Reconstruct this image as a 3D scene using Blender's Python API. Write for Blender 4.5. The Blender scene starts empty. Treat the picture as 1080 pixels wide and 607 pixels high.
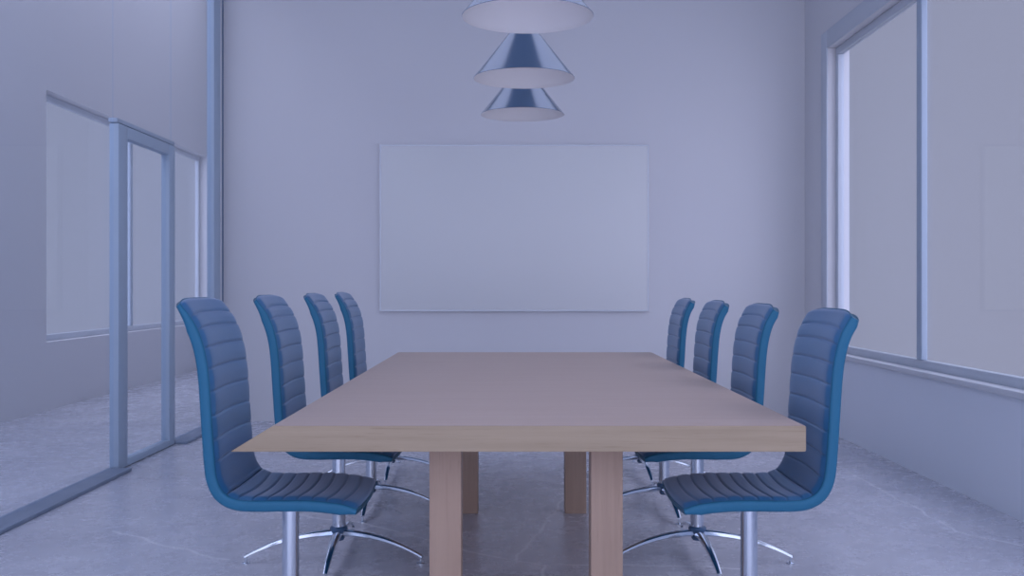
import bpy, bmesh, math, random
from mathutils import Vector
random.seed(4)
scene = bpy.context.scene
COL = scene.collection
PI = math.pi

# ------------------------------------------------------------------ helpers
def s2l(c):
    c /= 255.0
    return c/12.92 if c <= 0.04045 else ((c+0.055)/1.055)**2.4

def rgb(r, g, b): return (s2l(r), s2l(g), s2l(b), 1.0)

def new_mat(name, col, rough=0.5, metal=0.0, spec=0.5):
    m = bpy.data.materials.new(name); m.use_nodes = True
    b = m.node_tree.nodes['Principled BSDF']
    b.inputs['Base Color'].default_value = col
    b.inputs['Roughness'].default_value = rough
    b.inputs['Metallic'].default_value = metal
    b.inputs['Specular IOR Level'].default_value = spec
    return m, m.node_tree, b

def link(o, parent=None):
    COL.objects.link(o)
    if parent is not None: o.parent = parent
    return o

def obj(name, bm, mat, parent=None, smooth=False, loc=(0, 0, 0)):
    me = bpy.data.meshes.new(name)
    bmesh.ops.recalc_face_normals(bm, faces=bm.faces[:])
    bm.to_mesh(me); bm.free()
    me.materials.append(mat)
    if smooth:
        for p in me.polygons: p.use_smooth = True
    o = bpy.data.objects.new(name, me)
    o.location = loc
    return link(o, parent)

def autosmooth(o, ang=35):
    me = o.data
    for p in me.polygons: p.use_smooth = True
    me.set_sharp_from_angle(angle=math.radians(ang))
    return o

def box(bm, x0, x1, y0, y1, z0, z1, bev=0.0, seg=2):
    vs = [bm.verts.new((x, y, z)) for x in (x0, x1) for y in (y0, y1) for z in (z0, z1)]
    idx = [(0,1,3,2),(4,6,7,5),(0,4,5,1),(2,3,7,6),(0,2,6,4),(1,5,7,3)]
    fs = [bm.faces.new([vs[i] for i in f]) for f in idx]
    if bev > 0:
        es = list({e for f in fs for e in f.edges})
        bmesh.ops.bevel(bm, geom=es, offset=bev, segments=seg, affect='EDGES', profile=0.5)
    return bm

def boxo(name, dims, mat, parent=None, bev=0.0, seg=2):
    bm = bmesh.new(); box(bm, *dims, bev=bev, seg=seg)
    o = obj(name, bm, mat, parent)
    if bev > 0: autosmooth(o)
    return o

def lathe(bm, prof, n=48, cx=0, cy=0):
    rings = []
    for r, z in prof:
        if r < 1e-6: rings.append([bm.verts.new((cx, cy, z))])
        else: rings.append([bm.verts.new((cx+r*math.cos(2*PI*k/n), cy+r*math.sin(2*PI*k/n), z)) for k in range(n)])
    for a, b in zip(rings, rings[1:]):
        for k in range(n):
            k2 = (k+1) % n
            if len(a) == 1 and len(b) == 1: continue
            if len(a) == 1: bm.faces.new((a[0], b[k], b[k2]))
            elif len(b) == 1: bm.faces.new((a[k], b[0], a[k2]))
            else: bm.faces.new((a[k], b[k], b[k2], a[k2]))
    return bm

def struct(o):
    o['kind'] = 'structure'; return o

def tag(o, label, cat, group=None):
    o['label'] = label; o['category'] = cat
    if group: o['group'] = group
    return o

def empty(name, loc=(0, 0, 0), rz=0.0):
    o = bpy.data.objects.new(name, None); COL.objects.link(o)
    o.location = loc; o.rotation_euler = (0, 0, rz); o.empty_display_size = 0.2
    return o

def copy_tree(o, parent=None):
    c = o.copy(); COL.objects.link(c); c.parent = parent
    for ch in list(o.children): copy_tree(ch, c)
    return c

def N(nt, t, **kw):
    n = nt.nodes.new(t)
    for k, v in kw.items(): setattr(n, k, v)
    return n

# ------------------------------------------------------------------ materials
def mottled(name, c1, c2, scale, rough, spec=0.3, bump=0.0):
    m, nt, b = new_mat(name, c1, rough, 0, spec)
    tc = N(nt, 'ShaderNodeTexCoord'); nz = N(nt, 'ShaderNodeTexNoise')
    nz.inputs['Scale'].default_value = scale; nz.inputs['Detail'].default_value = 5
    mx = N(nt, 'ShaderNodeMix', data_type='RGBA')
    mx.inputs[6].default_value = c1; mx.inputs[7].default_value = c2
    nt.links.new(tc.outputs['Object'], nz.inputs['Vector'])
    nt.links.new(nz.outputs['Fac'], mx.inputs[0]); nt.links.new(mx.outputs[2], b.inputs['Base Color'])
    if bump:
        bp = N(nt, 'ShaderNodeBump'); bp.inputs['Strength'].default_value = bump; bp.inputs['Distance'].default_value = 0.01
        nt.links.new(nz.outputs['Fac'], bp.inputs['Height']); nt.links.new(bp.outputs['Normal'], b.inputs['Normal'])
    return m

M = {}
M['wall'] = mottled('white_plaster', (0.71, 0.70, 0.72, 1), (0.74, 0.73, 0.74, 1), 1.2, 0.7)
M['low_wall'] = mottled('parapet_paint', (0.80, 0.84, 0.90, 1), (0.84, 0.87, 0.93, 1), 1.5, 0.6)
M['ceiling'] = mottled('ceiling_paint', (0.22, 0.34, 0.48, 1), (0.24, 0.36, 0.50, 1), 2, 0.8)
M['board'] = new_mat('whiteboard_enamel', (0.79, 0.79, 0.78, 1), 0.35, 0, 0.2)[0]
M['board_rim'] = new_mat('whiteboard_rim', (0.60, 0.62, 0.66, 1), 0.4, 0.3)[0]
M['frame'] = new_mat('blue_grey_aluminium', (0.46, 0.56, 0.67, 1), 0.45, 0.0, 0.4)[0]
M['frame_pale'] = new_mat('pale_window_frame', (0.62, 0.66, 0.72, 1), 0.5)[0]
M['frame_mid'] = new_mat('mullion_paint', (0.44, 0.52, 0.62, 1), 0.5)[0]
M['post_shade'] = new_mat('post_shade_blue', (0.12, 0.19, 0.32, 1), 0.5)[0]  # shadow line of the end post, put into the colour
M['rail'] = mottled('floor_track', (0.22, 0.28, 0.38, 1), (0.36, 0.42, 0.52, 1), 6, 0.45)
M['sill'] = new_mat('sill_paint', (0.72, 0.73, 0.76, 1), 0.5)[0]
M['chrome'] = new_mat('chrome', (0.66, 0.72, 0.80, 1), 0.13, 1.0)[0]
M['dark_plastic'] = new_mat('dark_blue_plastic', (0.06, 0.13, 0.24, 1), 0.4)[0]
M['cord'] = new_mat('lamp_cord', (0.12, 0.15, 0.22, 1), 0.5)[0]
M['lamp_in'] = new_mat('lamp_white_enamel', (0.85, 0.84, 0.84, 1), 0.6)[0]
M['lamp_out'] = new_mat('lamp_blue_steel', (0.58, 0.62, 0.70, 1), 0.22, 1.0)[0]

def leather(name, col, rough, spec, sheen=0.0, tint=(0.55, 0.8, 1, 1)):
    m, nt, b = new_mat(name, col, rough, 0, spec)
    tc = N(nt, 'ShaderNodeTexCoord'); nz = N(nt, 'ShaderNodeTexNoise')
    nz.inputs['Scale'].default_value = 140; nz.inputs['Detail'].default_value = 4
    bp = N(nt, 'ShaderNodeBump'); bp.inputs['Strength'].default_value = 0.12; bp.inputs['Distance'].default_value = 0.002
    nt.links.new(tc.outputs['Object'], nz.inputs['Vector'])
    nt.links.new(nz.outputs['Fac'], bp.inputs['Height']); nt.links.new(bp.outputs['Normal'], b.inputs['Normal'])
    b.inputs['Specular Tint'].default_value = tint; b.inputs['Sheen Tint'].default_value = (0.85, 0.85, 1, 1)
    if sheen:
        b.inputs['Sheen Weight'].default_value = sheen; b.inputs['Sheen Roughness'].default_value = 0.4
    return m
M['shell'] = leather('teal_leather_edge', (0.028, 0.155, 0.27, 1), 0.42, 0.45)
M['pad'] = leather('slate_blue_leather', (0.012, 0.14, 0.32, 1), 0.38, 0.5, 0.36, (0.72, 0.88, 1, 1))
M['pad'].node_tree.nodes['Principled BSDF'].inputs['IOR'].default_value = 1.95

# bulb
bm_, nt_, b_ = new_mat('bulb_glow', (1, 1, 1, 1))
b_.inputs['Emission Color'].default_value = (0.70, 0.72, 1.0, 1); b_.inputs['Emission Strength'].default_value = 0.55
M['bulb'] = bm_

def glass(name, tint, strength=1.0):
    m = bpy.data.materials.new(name); m.use_nodes = True
    nt = m.node_tree; nt.nodes.clear()
    out = N(nt, 'ShaderNodeOutputMaterial'); mx = N(nt, 'ShaderNodeMixShader')
    tr = N(nt, 'ShaderNodeBsdfTransparent'); gl = N(nt, 'ShaderNodeBsdfGlossy'); lw = N(nt, 'ShaderNodeLayerWeight')
    tr.inputs['Color'].default_value = tint; gl.inputs['Roughness'].default_value = 0.02
    gl.inputs['Color'].default_value = (0.9, 0.95, 1, 1)
    pw = N(nt, 'ShaderNodeMath', operation='POWER'); pw.inputs[1].default_value = 4.0
    ma = N(nt, 'ShaderNodeMath', operation='MULTIPLY_ADD'); ma.inputs[1].default_value = 0.5; ma.inputs[2].default_value = 0.03
    lw.inputs['Blend'].default_value = 0.5
    nt.links.new(lw.outputs['Facing'], pw.inputs[0]); nt.links.new(pw.outputs[0], ma.inputs[0])
    nt.links.new(ma.outputs[0], mx.inputs[0]); nt.links.new(tr.outputs[0], mx.inputs[1])
    nt.links.new(gl.outputs[0], mx.inputs[2]); nt.links.new(mx.outputs[0], out.inputs[0])
    return m
M['glass'] = glass('window_glass', (0.985, 0.99, 1.0, 1))
M['partition_glass'] = glass('partition_glass', (0.95, 0.975, 1.0, 1))

# oak
def wood(name, ca, cb, cc, axis, rough=0.42, spec=0.4):
    m, nt, b = new_mat(name, ca, rough, 0, spec)
    tc = N(nt, 'ShaderNodeTexCoord'); mp = N(nt, 'ShaderNodeMapping')
    sc = {'x': (0.9, 14, 26), 'z': (22, 22, 0.9)}[axis]
    mp.inputs['Scale'].default_value = sc
    n1 = N(nt, 'ShaderNodeTexNoise'); n1.inputs['Scale'].default_value = 2.2; n1.inputs['Detail'].default_value = 7
    n1.inputs['Distortion'].default_value = 0.4
    n2 = N(nt, 'ShaderNodeTexNoise'); n2.inputs['Scale'].default_value = 9; n2.inputs['Detail'].default_value = 4
    r = N(nt, 'ShaderNodeValToRGB'); r.color_ramp.elements[0].position = 0.32; r.color_ramp.elements[1].position = 0.68
    r.color_ramp.elements[0].color = cb; r.color_ramp.elements[1].color = ca
    r2 = N(nt, 'ShaderNodeValToRGB'); r2.color_ramp.elements[0].position = 0.60; r2.color_ramp.elements[1].position = 0.72
    r2.color_ramp.elements[0].color = (0, 0, 0, 1); r2.color_ramp.elements[1].color = (0.45, 0.45, 0.45, 1)
    mx = N(nt, 'ShaderNodeMix', data_type='RGBA'); mx.inputs[7].default_value = cc
    L = nt.links.new
    L(tc.outputs['Object'], mp.inputs[0]); L(mp.outputs[0], n1.inputs['Vector']); L(mp.outputs[0], n2.inputs['Vector'])
    L(n1.outputs['Fac'], r.inputs[0]); L(n2.outputs['Fac'], r2.inputs[0])
    L(r.outputs[0], mx.inputs[6]); L(r2.outputs[0], mx.inputs[0]); L(mx.outputs[2], b.inputs['Base Color'])
    return m
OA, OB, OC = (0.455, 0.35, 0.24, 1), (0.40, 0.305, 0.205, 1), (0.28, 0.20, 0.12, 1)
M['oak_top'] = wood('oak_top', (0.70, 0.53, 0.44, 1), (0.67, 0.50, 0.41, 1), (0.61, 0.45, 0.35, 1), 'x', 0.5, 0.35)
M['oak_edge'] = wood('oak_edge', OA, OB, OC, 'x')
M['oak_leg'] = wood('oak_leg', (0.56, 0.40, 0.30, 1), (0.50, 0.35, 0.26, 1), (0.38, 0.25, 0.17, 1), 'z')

# polished concrete with a few hairline cracks
def concrete():
    m, nt, b = new_mat('polished_concrete', (0.3, 0.3, 0.35, 1), 0.22, 0, 0.6)
    L = nt.links.new
    tc = N(nt, 'ShaderNodeTexCoord')
    n1 = N(nt, 'ShaderNodeTexNoise'); n1.inputs['Scale'].default_value = 1.5; n1.inputs['Detail'].default_value = 9; n1.inputs['Roughness'].default_value = 0.65
    n1.inputs['Distortion'].default_value = 0.5
    n2 = N(nt, 'ShaderNodeTexNoise'); n2.inputs['Scale'].default_value = 7; n2.inputs['Detail'].default_value = 8; n2.inputs['Roughness'].default_value = 0.75
    r = N(nt, 'ShaderNodeValToRGB'); e = r.color_ramp.elements
    e[0].position = 0.33; e[0].color = (0.53, 0.53, 0.59, 1); e[1].position = 0.70; e[1].color = (0.68, 0.68, 0.74, 1)
    r2 = N(nt, 'ShaderNodeValToRGB'); e = r2.color_ramp.elements
    e[0].position = 0.56; e[0].color = (0, 0, 0, 1); e[1].position = 0.74; e[1].color = (0.5, 0.5, 0.5, 1)
    mx = N(nt, 'ShaderNodeMix', data_type='RGBA'); mx.inputs[7].default_value = (0.82, 0.82, 0.88, 1)
    L(tc.outputs['Object'], n1.inputs['Vector']); L(tc.outputs['Object'], n2.inputs['Vector'])
    L(n1.outputs['Fac'], r.inputs[0]); L(n2.outputs['Fac'], r2.inputs[0])
    L(r.outputs[0], mx.inputs[6]); L(r2.outputs[0], mx.inputs[0])
    # cracks: distance to wobbling segments
    wob = N(nt, 'ShaderNodeTexNoise'); wob.inputs['Scale'].default_value = 4; wob.inputs['Detail'].default_value = 5
    L(tc.outputs['Object'], wob.inputs['Vector'])
    ws = N(nt, 'ShaderNodeVectorMath', operation='SUBTRACT'); ws.inputs[1].default_value = (0.5, 0.5, 0.5)
    L(wob.outputs['Color'], ws.inputs[0])
    wm = N(nt, 'ShaderNodeVectorMath', operation='MULTIPLY'); wm.inputs[1].default_value = (0.10, 0.10, 0)
    L(ws.outputs[0], wm.inputs[0])
    pa = N(nt, 'ShaderNodeVectorMath', operation='ADD'); L(tc.outputs['Object'], pa.inputs[0]); L(wm.outputs[0], pa.inputs[1])
    def P(px, py):
        d = 1.17*1050/(py-301.0); return ((px-540)*d/1050, d)
    pts = [P(290,540), P(380,551), P(452,569), P(488,580), P(574,596), P(660,594), P(800,600)]
    segs = list(zip(pts, pts[1:])) + [(P(574,596), (0.10, 3.0)), (P(545,590), P(600,520)), (P(380,551), P(395,530)), (P(900,500), P(1010,560)), (P(1010,560), P(1079,575)), (P(120,560), P(240,590))]
    cur = None
    for (a, c) in segs:
        ax, ay = a; dx, dy = c[0]-ax, c[1]-ay; l2 = dx*dx+dy*dy
        s = N(nt, 'ShaderNodeVectorMath', operation='SUBTRACT'); s.inputs[1].default_value = (ax, ay, 0); L(pa.outputs[0], s.inputs[0])
        d = N(nt, 'ShaderNodeVectorMath', operation='DOT_PRODUCT'); d.inputs[1].default_value = (dx/l2, dy/l2, 0); L(s.outputs[0], d.inputs[0])
        cl = N(nt, 'ShaderNodeClamp'); L(d.outputs['Value'], cl.inputs[0])
        pr = N(nt, 'ShaderNodeVectorMath', operation='SCALE'); pr.inputs[0].default_value = (dx, dy, 0); L(cl.outputs[0], pr.inputs['Scale'])
        di = N(nt, 'ShaderNodeVectorMath', operation='DISTANCE'); L(s.outputs[0], di.inputs[0]); L(pr.outputs[0], di.inputs[1])
        if cur is None: cur = di.outputs['Value']
        else:
            mn = N(nt, 'ShaderNodeMath', operation='MINIMUM'); L(cur, mn.inputs[0]); L(di.outputs['Value'], mn.inputs[1]); cur = mn.outputs[0]
    mr = N(nt, 'ShaderNodeMapRange'); mr.inputs['From Min'].default_value = 0.002; mr.inputs['From Max'].default_value = 0.012
    mr.inputs['To Min'].default_value = 0.85; mr.inputs['To Max'].default_value = 0.0; L(cur, mr.inputs['Value'])
    m2 = N(nt, 'ShaderNodeMix', data_type='RGBA'); m2.inputs[7].default_value = (0.92, 0.92, 0.96, 1)
    L(mx.outputs[2], m2.inputs[6]); L(mr.outputs[0], m2.inputs[0]); L(m2.outputs[2], b.inputs['Base Color'])
    rr = N(nt, 'ShaderNodeMapRange'); rr.inputs['To Min'].default_value = 0.20; rr.inputs['To Max'].default_value = 0.34
    L(n2.outputs['Fac'], rr.inputs['Value']); L(rr.outputs[0], b.inputs['Roughness'])
    return m
M['floor'] = concrete()

# ------------------------------------------------------------------ room shell (x right, y away from camera, z up; metres)
XR, XL, YB, H = 2.53, -2.52, 8.60, 4.3
XC, YE, HC = -4.35, 15.0, 5.7          # corridor's outer wall and far end
Y0 = -2.6
struct(boxo('floor', (XC-0.17, XR+0.17, Y0, YE, -0.12, 0.0), M['floor']))
struct(boxo('ceiling', (XL-0.04, XR+0.17, Y0, YE, H, H+0.12), M['ceiling']))
struct(boxo('ceiling_corridor', (XC-0.17, XL-0.04, Y0, YE, HC, HC+0.12), M['wall']))
struct(boxo('wall_corridor_upper', (XL-0.04, XL+0.08, Y0, YE, H+0.12, HC+0.12), M['wall']))
struct(boxo('wall_back', (XL-0.04, XR+0.17, YB, YB+0.2, 0, H), M['wall']))
# right wall with a long window band
WZ0, WZ1, WY1, WY0 = 0.61, 3.07, 7.97, -1.6
bm = bmesh.new()
box(bm, XR, XR+0.17, WY1, YB, 0, H)
box(bm, XR, XR+0.17, Y0, WY0, 0, H)
box(bm, XR, XR+0.17, WY0, WY1, WZ1, H)
struct(obj('wall_right', bm, M['wall']))
struct(boxo('wall_right_parapet', (XR, XR+0.17, WY0, WY1, 0, WZ0), M['low_wall']))
# window frames + panes, mullions at these depths
def window(idx, x, y0, y1, z0, z1, muls, side):
    t = 0.06
    bm = bmesh.new()
    xa, xb = (x, x+0.05) if side > 0 else (x-0.05, x)
    box(bm, xa, xb, y0, y1, z1-t, z1, 0.006)
    box(bm, xa, xb, y0, y1, z0, z0+t, 0.006)
    box(bm, xa, xb, y0, y0+t, z0+t, z1-t, 0.006)
    box(bm, xa, xb, y1-t, y1, z0+t, z1-t, 0.006)
    fr = autosmooth(obj('window_%d' % idx, bm, M['frame_pale'])); struct(fr)
    for my in muls:
        boxo('mullion', (xa-0.008, xa+0.032, my-0.04, my+0.04, z0+t, z1-t), M['frame_mid'], fr, 0.006)
    ys = [y0+t] + [v for my in muls for v in (my-0.04, my+0.04)] + [y1-t]
    for a, b in zip(ys[::2], ys[1::2]):
        boxo('pane', ((xa+xb)/2-0.004, (xa+xb)/2+0.004, a, b, z0+t, z1-t), M['glass'], fr)
    return fr
window(1, XR+0.06, WY0, WY1, WZ0+0.03, WZ1, (0.6, 3.4, 6.32), 1)
struct(boxo('trim_1', (XR-0.03, XR+0.06, WY0, WY1+0.02, WZ0, WZ0+0.035), M['sill'], None, 0.005))
struct(boxo('trim_2', (XR-0.012, XR+0.0, WY1+0.0, WY1+0.14, WZ0+0.035, WZ1+0.14), M['frame_pale'], None, 0.003))
struct(boxo('trim_3', (XR-0.012, XR+0.0, WY0, WY1, WZ1, WZ1+0.14), M['frame_pale'], None, 0.003))

# corridor beyond the glass partition
bm = bmesh.new()
CZ0, CZ1, CY0, CY1 = 0.64, 3.0, 9.3, 14.2
box(bm, XC-0.17, XC, Y0, CY0, 0, HC); box(bm, XC-0.17, XC, CY1, YE, 0, HC)
box(bm, XC-0.17, XC, CY0, CY1, 0, CZ0); box(bm, XC-0.17, XC, CY0, CY1, CZ1, HC)
struct(obj('wall_left', bm, M['wall']))
window(2, XC-0.10, CY0, CY1, CZ0, CZ1, (11.7,), -1)
struct(boxo('wall_corridor_end', (XC-0.17, XL+0.08, YE, YE+0.2, 0, HC), M['wall']))
struct(boxo('wall_corridor_side', (XL-0.04, XL+0.08, YB+0.2, YE, 0, H), M['wall']))

# glass partition
DY0, DY1, DZ = 6.285, 7.35, 2.20
gp = empty('glass_partition', (XL, 3.0, 0))
tag(gp, 'full-height glass partition wall with blue-grey frame along the left side of the room', 'glass wall')
def child_box(name, dims, mat, parent, bev=0.0):
    o = boxo(name, dims, mat, None, bev)
    o.parent = parent; o.matrix_parent_inverse = parent.matrix_basis.inverted()
    return o
gp.matrix_basis  # location set
def at_parent(o, p):
    o.parent = p; o.location = Vector(o.location) - Vector(p.location); return o
def cb(name, dims, mat, parent, bev=0.0):
    return at_parent(boxo(name, dims, mat, None, bev), parent)
cb('floor_track', (XL-0.03, XL+0.12, Y0+0.1, DY0, 0, 0.022), M['rail'], gp, 0.004)
cb('floor_track', (XL-0.03, XL+0.12, DY1, YB-0.30, 0, 0.022), M['rail'], gp, 0.004)
cb('end_post', (XL-0.03, XL+0.03, YB-0.28, YB-0.10, 0, H-0.03), M['frame'], gp, 0.004)
cb('end_post', (XL-0.03, XL+0.032, YB-0.10, YB-0.055, 0, H-0.03), M['sill'], gp, 0.003)
cb('shade_line', (XL-0.03, XL+0.028, YB-0.055, YB-0.002, 0, H-0.03), M['post_shade'], gp)  # dark strip standing in for the shaded side of the post
cb('transom', (XL-0.03, XL+0.03, DY0, DY1, DZ+0.002, DZ+0.03), M['frame_mid'], gp, 0.004)
cb('head_rail', (XL-0.03, XL+0.03, Y0+0.1, YB-0.28, H-0.07, H-0.002), M['frame'], gp, 0.004)
cb('glass_pane', (XL-0.006, XL+0.006, Y0+0.1, DY0-0.004, 0.022, H-0.07), M['partition_glass'], gp)
cb('glass_pane', (XL-0.006, XL+0.006, DY0, DY1, DZ+0.03, H-0.07), M['partition_glass'], gp)
cb('glass_pane', (XL-0.006, XL+0.006, DY1+0.004, YB-0.28, 0.022, H-0.07), M['partition_glass'], gp)
# glass door
bm = bmesh.new()
box(bm, XL-0.025, XL+0.035, DY0+0.005, DY0+0.155, 0.005, DZ-0.003, 0.004)
box(bm, XL-0.025, XL+0.035, DY1-0.13, DY1-0.005, 0.005, DZ-0.003, 0.004)
box(bm, XL-0.025, XL+0.035, DY0+0.155, DY1-0.13, DZ-0.08, DZ-0.003, 0.004)
box(bm, XL-0.025, XL+0.035, DY0+0.155, DY1-0.13, 0.005, 0.05, 0.004)
dr = autosmooth(obj('door_1', bm, M['frame'])); struct(dr)
boxo('door_pane', (XL, XL+0.01, DY0+0.155, DY1-0.13, 0.05, DZ-0.08), M['partition_glass'], dr)

# whiteboard
wb = empty('whiteboard', (0.02, YB-0.002, 0.949))
tag(wb, 'large blank white rectangular whiteboard hanging on the back wall behind the table', 'whiteboard')
bx0, bx1, bz0, bz1 = -1.138, 1.179, 0.949, 2.382
at_parent(boxo('panel', (bx0+0.012, bx1-0.012, YB-0.034, YB-0.004, bz0+0.012, bz1-0.012), M['board'], None, 0.002), wb)
bm = bmesh.new()
for d in ((bx0, bx1, YB-0.036, YB-0.002, bz0, bz0+0.013), (bx0, bx1, YB-0.036, YB-0.002, bz1-0.013, bz1),
          (bx0, bx0+0.013, YB-0.036, YB-0.002, bz0+0.013, bz1-0.013), (bx1-0.013, bx1, YB-0.036, YB-0.002, bz0+0.013, bz1-0.013)):
    box(bm, *d)
at_parent(obj('rim', bm, M['board_rim']), wb)

# ------------------------------------------------------------------ table
TY0, TY1, TZ, TT = 3.045, 6.425, 0.741, 0.079
table = empty('conference_table', (0.05, 4.7, 0))
tag(table, 'long light oak conference table with thick slab top and square legs', 'table')
bm = bmesh.new()
# slab: right edge square, left edge cut on a slant
c = [(-0.733, TZ), (0.900, TZ), (0.900, TZ-TT), (-0.862, TZ-TT)]
fr_ = [bm.verts.new((x, TY0, z)) for x, z in c]; bk_ = [bm.verts.new((x, TY1, z)) for x, z in c]
bm.faces.new(fr_); bm.faces.new(bk_[::-1])
for k in range(4): bm.faces.new((fr_[k], bk_[k], bk_[(k+1) % 4], fr_[(k+1) % 4]))
bmesh.ops.recalc_face_normals(bm, faces=bm.faces[:])
bmesh.ops.bevel(bm, geom=bm.edges[:], offset=0.0025, segments=2, affect='EDGES')
top = obj('tabletop', bm, M['oak_top'])
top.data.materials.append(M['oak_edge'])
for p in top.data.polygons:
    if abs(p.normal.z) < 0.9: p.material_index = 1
autosmooth(top); at_parent(top, table)
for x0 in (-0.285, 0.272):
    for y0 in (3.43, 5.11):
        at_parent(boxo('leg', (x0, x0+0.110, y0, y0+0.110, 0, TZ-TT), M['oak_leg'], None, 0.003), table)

# ------------------------------------------------------------------ chairs
CW = 0.47
def catmull(pts, n=14):
    out = []
    P = [pts[0]] + pts + [pts[-1]]
    for i in range(1, len(P)-2):
        p0, p1, p2, p3 = P[i-1], P[i], P[i+1], P[i+2]
        for k in range(n):
            t = k/n
            out.append(tuple(0.5*((2*p1[j]) + (-p0[j]+p2[j])*t + (2*p0[j]-5*p1[j]+4*p2[j]-p3[j])*t*t + (-p0[j]+3*p1[j]-3*p2[j]+p3[j])*t**3) for j in (0, 1)))
    out.append(pts[-1]); return out
def resample(pts, step):
    L = [0]
    for a, b in zip(pts, pts[1:]): L.append(L[-1]+math.dist(a, b))
    n = max(2, round(L[-1]/step)); res = []; j = 0
    for i in range(n+1):
        s = L[-1]*i/n
        while j < len(L)-2 and L[j+1] < s: j += 1
        t = (s-L[j])/(L[j+1]-L[j]); a, b = pts[j], pts[j+1]
        res.append((a[0]+(b[0]-a[0])*t, a[1]+(b[1]-a[1])*t))
    return res, L[-1]

def profile(kind):
    # inner (sitting) surface from seat nose to top of the back; x>0 is behind the sitter
    p = [(-0.262, 0.462), (-0.206, 0.479), (-0.116, 0.489), (-0.026, 0.490), (0.049, 0.489), (0.118, 0.493),
         (0.160, 0.515), (0.181, 0.555), (0.189, 0.610), (0.197, 0.723), (0.207, 0.873), (0.219, 0.957), (0.238, 1.020)]
    p += [(0.268, 1.072)] if kind == 'right' else [(0.262, 1.066), (0.298, 1.112)]
    return resample(catmull(p), 0.0026)

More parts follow.
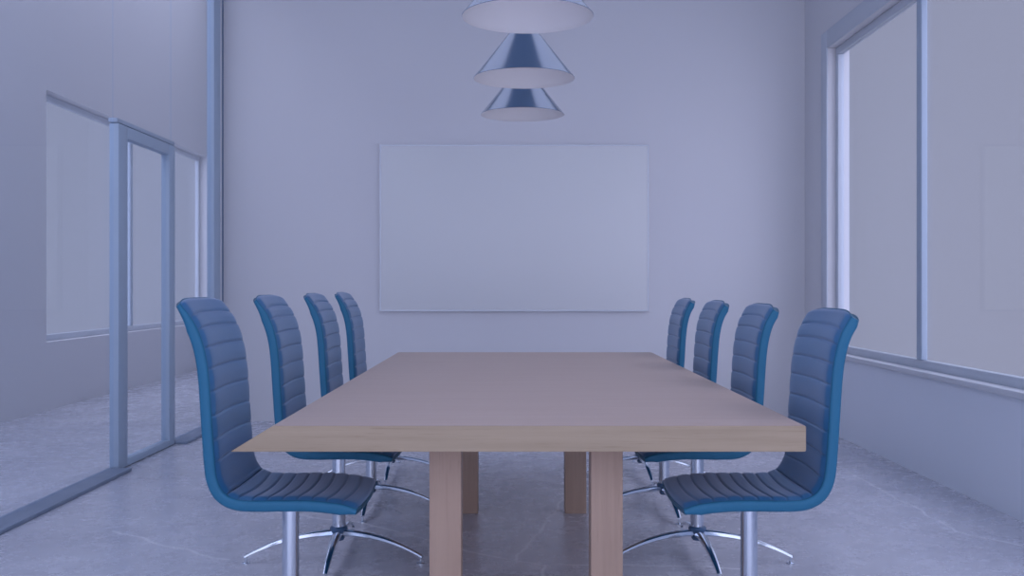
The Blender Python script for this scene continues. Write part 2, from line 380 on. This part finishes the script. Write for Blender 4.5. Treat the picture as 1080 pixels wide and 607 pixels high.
def make_chair(kind):
    root = empty('office_chair')
    pts, Ltot = profile(kind)
    n = len(pts)
    nrm = []
    for i in range(n):
        a = pts[max(0, i-1)]; b = pts[min(n-1, i+1)]
        tx, tz = b[0]-a[0], b[1]-a[1]; l = math.hypot(tx, tz); tx /= l; tz /= l
        nrm.append(((-tz, tx), (tx, tz)))       # inward normal (towards sitter), tangent
    S = [Ltot*i/(n-1) for i in range(n)]
    def crown(s, v):
        k = max(0.0, 1-(Ltot-s)/0.16); return 0.030*k*k*(1-abs(v)**3.5)
    def nosec(s, v):
        k = max(0.0, 1-s/0.10); return -0.012*k*k*(1-v*v)
    def dish(s, v):                              # back is slightly dished, seat slightly too
        return -0.009*(1-v*v)*min(1, s/0.1)
    def pos(i, y, off):
        s = S[i]; v = max(-1, min(1, y/(CW/2)))
        (nx, nz), (tx, tz) = nrm[i]
        t = crown(s, v)+nosec(s, v); o = off+dish(s, v)
        return (pts[i][0]+nx*o+tx*t, y, pts[i][1]+nz*o+tz*t)
    # --- shell
    bm = bmesh.new(); rings = []
    NY = 14; hw = CW/2; r = 0.010
    for i in range(n):
        s = S[i]
        T = 0.036
        T *= 0.55+0.45*min(1, s/0.05)            # thins at the nose
        if kind == 'left': T *= 0.45+0.55*min(1, (Ltot-s)/0.09)
        else: T *= 0.80+0.20*min(1, (Ltot-s)/0.02)
        sec = []
        for k in range(NY+1): sec.append((-hw+r+(2*hw-2*r)*k/NY, 0.0))
        for a in (30, 60, 90): sec.append((hw-r+r*math.sin(math.radians(a)), -r+r*math.cos(math.radians(a))))
        for a in (0, 30, 60): sec.append((hw-r+r*math.cos(math.radians(a)), -(T-r)-r*math.sin(math.radians(a))))
        for k in range(NY+1): sec.append((hw-r-(2*hw-2*r)*k/NY, -T))
        for a in (60, 30, 0): sec.append((-hw+r-r*math.cos(math.radians(a)), -(T-r)-r*math.sin(math.radians(a))))
        for a in (90, 60, 30): sec.append((-hw+r-r*math.sin(math.radians(a)), -r+r*math.cos(math.radians(a))))
        rings.append([bm.verts.new(pos(i, y, o)) for y, o in sec])
    m = len(rings[0])
    for a, b in zip(rings, rings[1:]):
        for k in range(m): bm.faces.new((a[k], b[k], b[(k+1) % m], a[(k+1) % m]))
    bm.faces.new(rings[0][::-1]); bm.faces.new(rings[-1])
    sh = autosmooth(obj('shell', bm, M['shell'], root), 50); sh['label'] = 'teal leather shell edge'
    # --- ribbed pads
    sb = next(i for i in range(n) if pts[i][0] > 0.150)      # bend
    def pad(name, i0, i1, seams, hmax):
        bm = bmesh.new(); NV = 26; pw = CW/2-0.009; rows = []
        for i in range(i0, i1+1):
            row = []
            for k in range(NV+1):
                y = -pw+2*pw*k/NV; v = y/pw
                s = S[i]+(-0.006 if name == 'backrest' else 0.012)*(1-v*v)
                d = min(abs(s-q) for q in seams)
                e = min(S[i]-S[i0], S[i1]-S[i])
                h = hmax*(0.35+0.50*(1-math.exp(-(d/0.0034)**1.6))+0.15*(1-math.exp(-(d/0.02)**2)))
                h *= (1-abs(v)**8)**0.5 if abs(v) < 1 else 0
                h *= min(1, (e/0.012))**0.5 if e > 0 else 0
                row.append(bm.verts.new(pos(i, y, h+(0.0006 if h > 0 else -0.003))))
            rows.append(row)
        for a, b in zip(rows, rows[1:]):
            for k in range(NV): bm.faces.new((a[k], b[k], b[k+1], a[k+1]))
        o = obj(name, bm, M['pad'], root, True)
        o['label'] = 'channel-stitched slate blue leather pad'
        return o
    s_b = S[sb]
    seat_seams = [0.055+0.047*k for k in range(int((s_b-0.055)/0.047)+1)]
    back_seams = [q for q in (Ltot-o_ for o_ in (0.055, 0.100, 0.162, 0.230, 0.303, 0.380, 0.455, 0.525)) if q > s_b+0.02]
    pad('seat', 1, sb, seat_seams, 0.012)
    pad('backrest', sb, n-2, back_seams, 0.012)
    # --- pedestal
    bm = bmesh.new()
    lathe(bm, [(0, 0.446), (0.036, 0.446), (0.040, 0.456), (0.085, 0.462), (0.085, 0.4655), (0, 0.4655)], 32)
    pl = obj('mounting_plate', bm, M['dark_plastic'], root, True); autosmooth(pl)
    pl.location.z = -0.012
    bm = bmesh.new()
    lathe(bm, [(0.0285, 0.112), (0.0285, 0.436), (0, 0.436)], 40)
    autosmooth(obj('column', bm, M['chrome'], root))
    bm = bmesh.new()
    lathe(bm, [(0, 0.066), (0.020, 0.066), (0.026, 0.076), (0.022, 0.092), (0.034, 0.097), (0.038, 0.106), (0.038, 0.120), (0.034, 0.125), (0.029, 0.127)], 40)
    autosmooth(obj('hub', bm, M['dark_plastic'], root))
    for ang in BASE_ANG:
        bm = bmesh.new()
        K = 16; ca, sa = math.cos(ang), math.sin(ang); R = 0.40; rr = []
        for k in range(K+1):
            t = k/K; rad = 0.028+(R-0.028)*t
            zt = 0.114-0.080*t**2.3                      # top line, arched
            hgt = 0.028*(1-t)+0.010*t; w = 0.019*(1-t*t)+0.009*t*t
            prof = [(-w, zt-hgt*0.75), (-w*0.9, zt-hgt*0.2), (-w*0.45, zt), (w*0.45, zt), (w*0.9, zt-hgt*0.2), (w, zt-hgt*0.75), (w*0.6, zt-hgt), (-w*0.6, zt-hgt)]
            rr.append([bm.verts.new((rad*ca-p*sa, rad*sa+p*ca, z)) for p, z in prof])
        for a, b in zip(rr, rr[1:]):
            for k in range(8): bm.faces.new((a[k], b[k], b[(k+1) % 8], a[(k+1) % 8]))
        bm.faces.new(rr[0]); bm.faces.new(rr[-1][::-1])
        arm = autosmooth(obj('base_arm', bm, M['chrome'], root), 40)
        bm = bmesh.new()
        lathe(bm, [(0, 0), (0.017, 0), (0.017, 0.004), (0.006, 0.007), (0.006, 0.027), (0, 0.027)], 16, (R-0.008)*ca, (R-0.008)*sa)
        autosmooth(obj('glide', bm, M['chrome'], arm))
    return root

D0, DS, HWD = 3.15, 0.945, CW/2
# four feet, one towards the camera
BASE_ANG = [math.radians(a) for a in (-88, -20, -160, 90)]
rc = make_chair('right')
BASE_ANG = [math.radians(a) for a in (92, 160, 20, -90)]
lc = make_chair('left')
ordr = ['nearest the viewer', 'second from the viewer', 'third from the viewer', 'farthest from the viewer']
chairs_r = [rc]+[copy_tree(rc) for _ in range(3)]
chairs_l = [lc]+[copy_tree(lc) for _ in range(3)]
RL = ['blue ribbed leather office chair right of the table, nearest, its seat fully in view',
      'blue ribbed leather office chair right of the table, second from the front',
      'blue ribbed leather office chair right of the table, third from the front',
      'blue ribbed leather office chair at the far right end of the table']
LL = ['blue ribbed leather office chair left of the table, nearest, beside the glass wall',
      'blue ribbed leather office chair left of the table, second from the front',
      'blue ribbed leather office chair left of the table, third from the front',
      'blue ribbed leather office chair at the far left end of the table']
for k, c in enumerate(chairs_r):
    c.location = (0.806, D0+HWD+DS*k, 0); tag(c, RL[k], 'chair', 'office chairs along the right side of the table')
for k, c in enumerate(chairs_l):
    c.location = (-0.753, D0+HWD+DS*k+(0, 0, 0.05, 0.0)[k], 0); c.rotation_euler.z = PI
    tag(c, LL[k], 'chair', 'office chairs along the left side of the table')

# ------------------------------------------------------------------ pendant lamps
def make_lamp():
    root = empty('pendant_lamp')
    R, r0, hh = 0.2385, 0.052, 0.235
    bm = bmesh.new()
    pr = [(R-0.0015, 0.0), (R, 0.002)]
    for k in range(1, 15):
        t = k/14; pr.append((R+(r0-R)*(t**0.97), 0.002+hh*t))
    pr += [(r0-0.006, hh+0.006)]
    lathe(bm, pr, 96)
    sh = autosmooth(obj('lamp_shade', bm, M['lamp_out'], root), 30); sh['label'] = 'polished blue steel cone'
    bm = bmesh.new()
    pr = [(R-0.0015, 0.0)]+[((R-0.004)+(r0-R)*(k/14), 0.001+(hh-0.004)*k/14) for k in range(0, 15)]+[(0, hh-0.003)]
    lathe(bm, pr, 96)
    li = autosmooth(obj('shade_lining', bm, M['lamp_in'], sh), 30); li['label'] = 'white inside of the shade'
    bm = bmesh.new(); lathe(bm, [(0, hh+0.004), (0.046, hh+0.004), (0.046, hh+0.03), (0.028, hh+0.05), (0.022, hh+0.10), (0.006, hh+0.115), (0, hh+0.115)], 40)
    autosmooth(obj('cap', bm, M['lamp_out'], root))
    bm = bmesh.new(); lathe(bm, [(0, 0.20), (0.018, 0.20), (0.02, 0.17), (0.034, 0.13), (0.036, 0.105), (0.025, 0.078), (0, 0.07)], 32)
    obj('bulb', bm, M['bulb'], root, True)
    return root
lamp = make_lamp()
lamps = [lamp, copy_tree(lamp), copy_tree(lamp)]
PL = ['polished conical pendant lamp with white inside, largest and nearest, cropped by the top edge',
      'polished conical pendant lamp with white inside, middle of the three in the row',
      'polished conical pendant lamp with white inside, smallest, lowest and farthest of the row']
for k, (l, d, t, px) in enumerate(zip(lamps, (3.60, 4.68, 5.69), (283, 218, 180), (16.5, 12.7, 11.0))):
    z = 1.17+t*d/1050
    l.location = (px*d/1050, d, z); tag(l, PL[k], 'pendant lamp', 'pendant lamps above the table')
    bm = bmesh.new(); lathe(bm, [(0.003, 0.35-0.002), (0.003, H-z-0.03), (0.05, H-z-0.03), (0.05, H-z), (0, H-z)], 16)
    obj('cord', bm, M['cord'], l)

# ------------------------------------------------------------------ light
SKY_0, SKY_FILL, SKY_Z = 0.445, 1.75, 1.35
w = bpy.data.worlds.new('World'); scene.world = w; w.use_nodes = True
nt = w.node_tree; bg = nt.nodes['Background']
# overcast sky: pale at the horizon, brightened overhead and behind the viewer as added room fill
tc = N(nt, 'ShaderNodeTexCoord'); sx = N(nt, 'ShaderNodeSeparateXYZ'); nt.links.new(tc.outputs['Generated'], sx.inputs[0])
def wmath(op, a_, b_=None, c_=None):
    n_ = N(nt, 'ShaderNodeMath', operation=op)
    for i_, v_ in enumerate((a_, b_, c_)):
        if v_ is None: continue
        if isinstance(v_, (int, float)): n_.inputs[i_].default_value = v_
        else: nt.links.new(v_, n_.inputs[i_])
    return n_.outputs[0]
rear_fill = wmath('POWER', wmath('MAXIMUM', wmath('MULTIPLY', sx.outputs['Y'], -1.0), 0.0), 1.3)
mr = N(nt, 'ShaderNodeMapRange'); mr.interpolation_type = 'SMOOTHSTEP'
mr.inputs['From Min'].default_value = 0.30; mr.inputs['From Max'].default_value = 0.75; nt.links.new(sx.outputs['Z'], mr.inputs['Value'])
st = wmath('ADD', wmath('MULTIPLY_ADD', rear_fill, SKY_FILL, SKY_0), wmath('MULTIPLY', mr.outputs[0], SKY_Z))
bg.inputs['Color'].default_value = (0.69, 0.725, 1.0, 1); nt.links.new(st, bg.inputs['Strength'])
def area(name, loc, size, rot, power, col=(0.72, 0.75, 1.0)):
    l = bpy.data.lights.new(name, 'AREA'); l.shape = 'RECTANGLE'; l.size, l.size_y = size
    l.energy = power; l.color = col
    o = bpy.data.objects.new(name, l); COL.objects.link(o); o.location = loc; o.rotation_euler = rot
    return o
area('ceiling_fill', (0.0, 0.9, H-0.05), (3.6, 2.2), (0, 0, 0), 30)  # added fill light above the view, not a real fixture
for sx_ in (-1.5, 1.5): area('ceiling_fill', (sx_, 5.2, H-0.05), (1.3, 5.2), (0, 0, 0), 9.5)  # added strips: fill the room and put highlights on the lampshade sides
area('corridor_fill', (-3.45, 4.0, HC-0.05), (1.2, 8), (0, 0, 0), 85)  # added fill lights, unseen, to brighten the corridor
area('corridor_fill', (-3.45, 11.5, HC-0.05), (1.2, 5), (0, 0, 0), 34)
for l in lamps:
    p = bpy.data.lights.new('bulb_light', 'POINT'); p.energy = 0.07; p.color = (0.68, 0.72, 1.0); p.shadow_soft_size = 0.03
    po = bpy.data.objects.new('bulb_light', p); COL.objects.link(po); po.location = Vector(l.location)+Vector((0, 0, 0.045))

# ------------------------------------------------------------------ camera
cam = bpy.data.cameras.new('Camera'); cam.sensor_width = 36; cam.lens = 35.0
cam.shift_y = -0.0023; cam.clip_start = 0.05
co = bpy.data.objects.new('Camera', cam); COL.objects.link(co)
co.location = (0, 0, 1.17); co.rotation_euler = (PI/2, 0, 0)
scene.camera = co
vs = scene.view_settings
vs.view_transform = 'Standard'; vs.look = 'None'; vs.exposure = 0.0; vs.gamma = 1.0; vs.use_curve_mapping = False
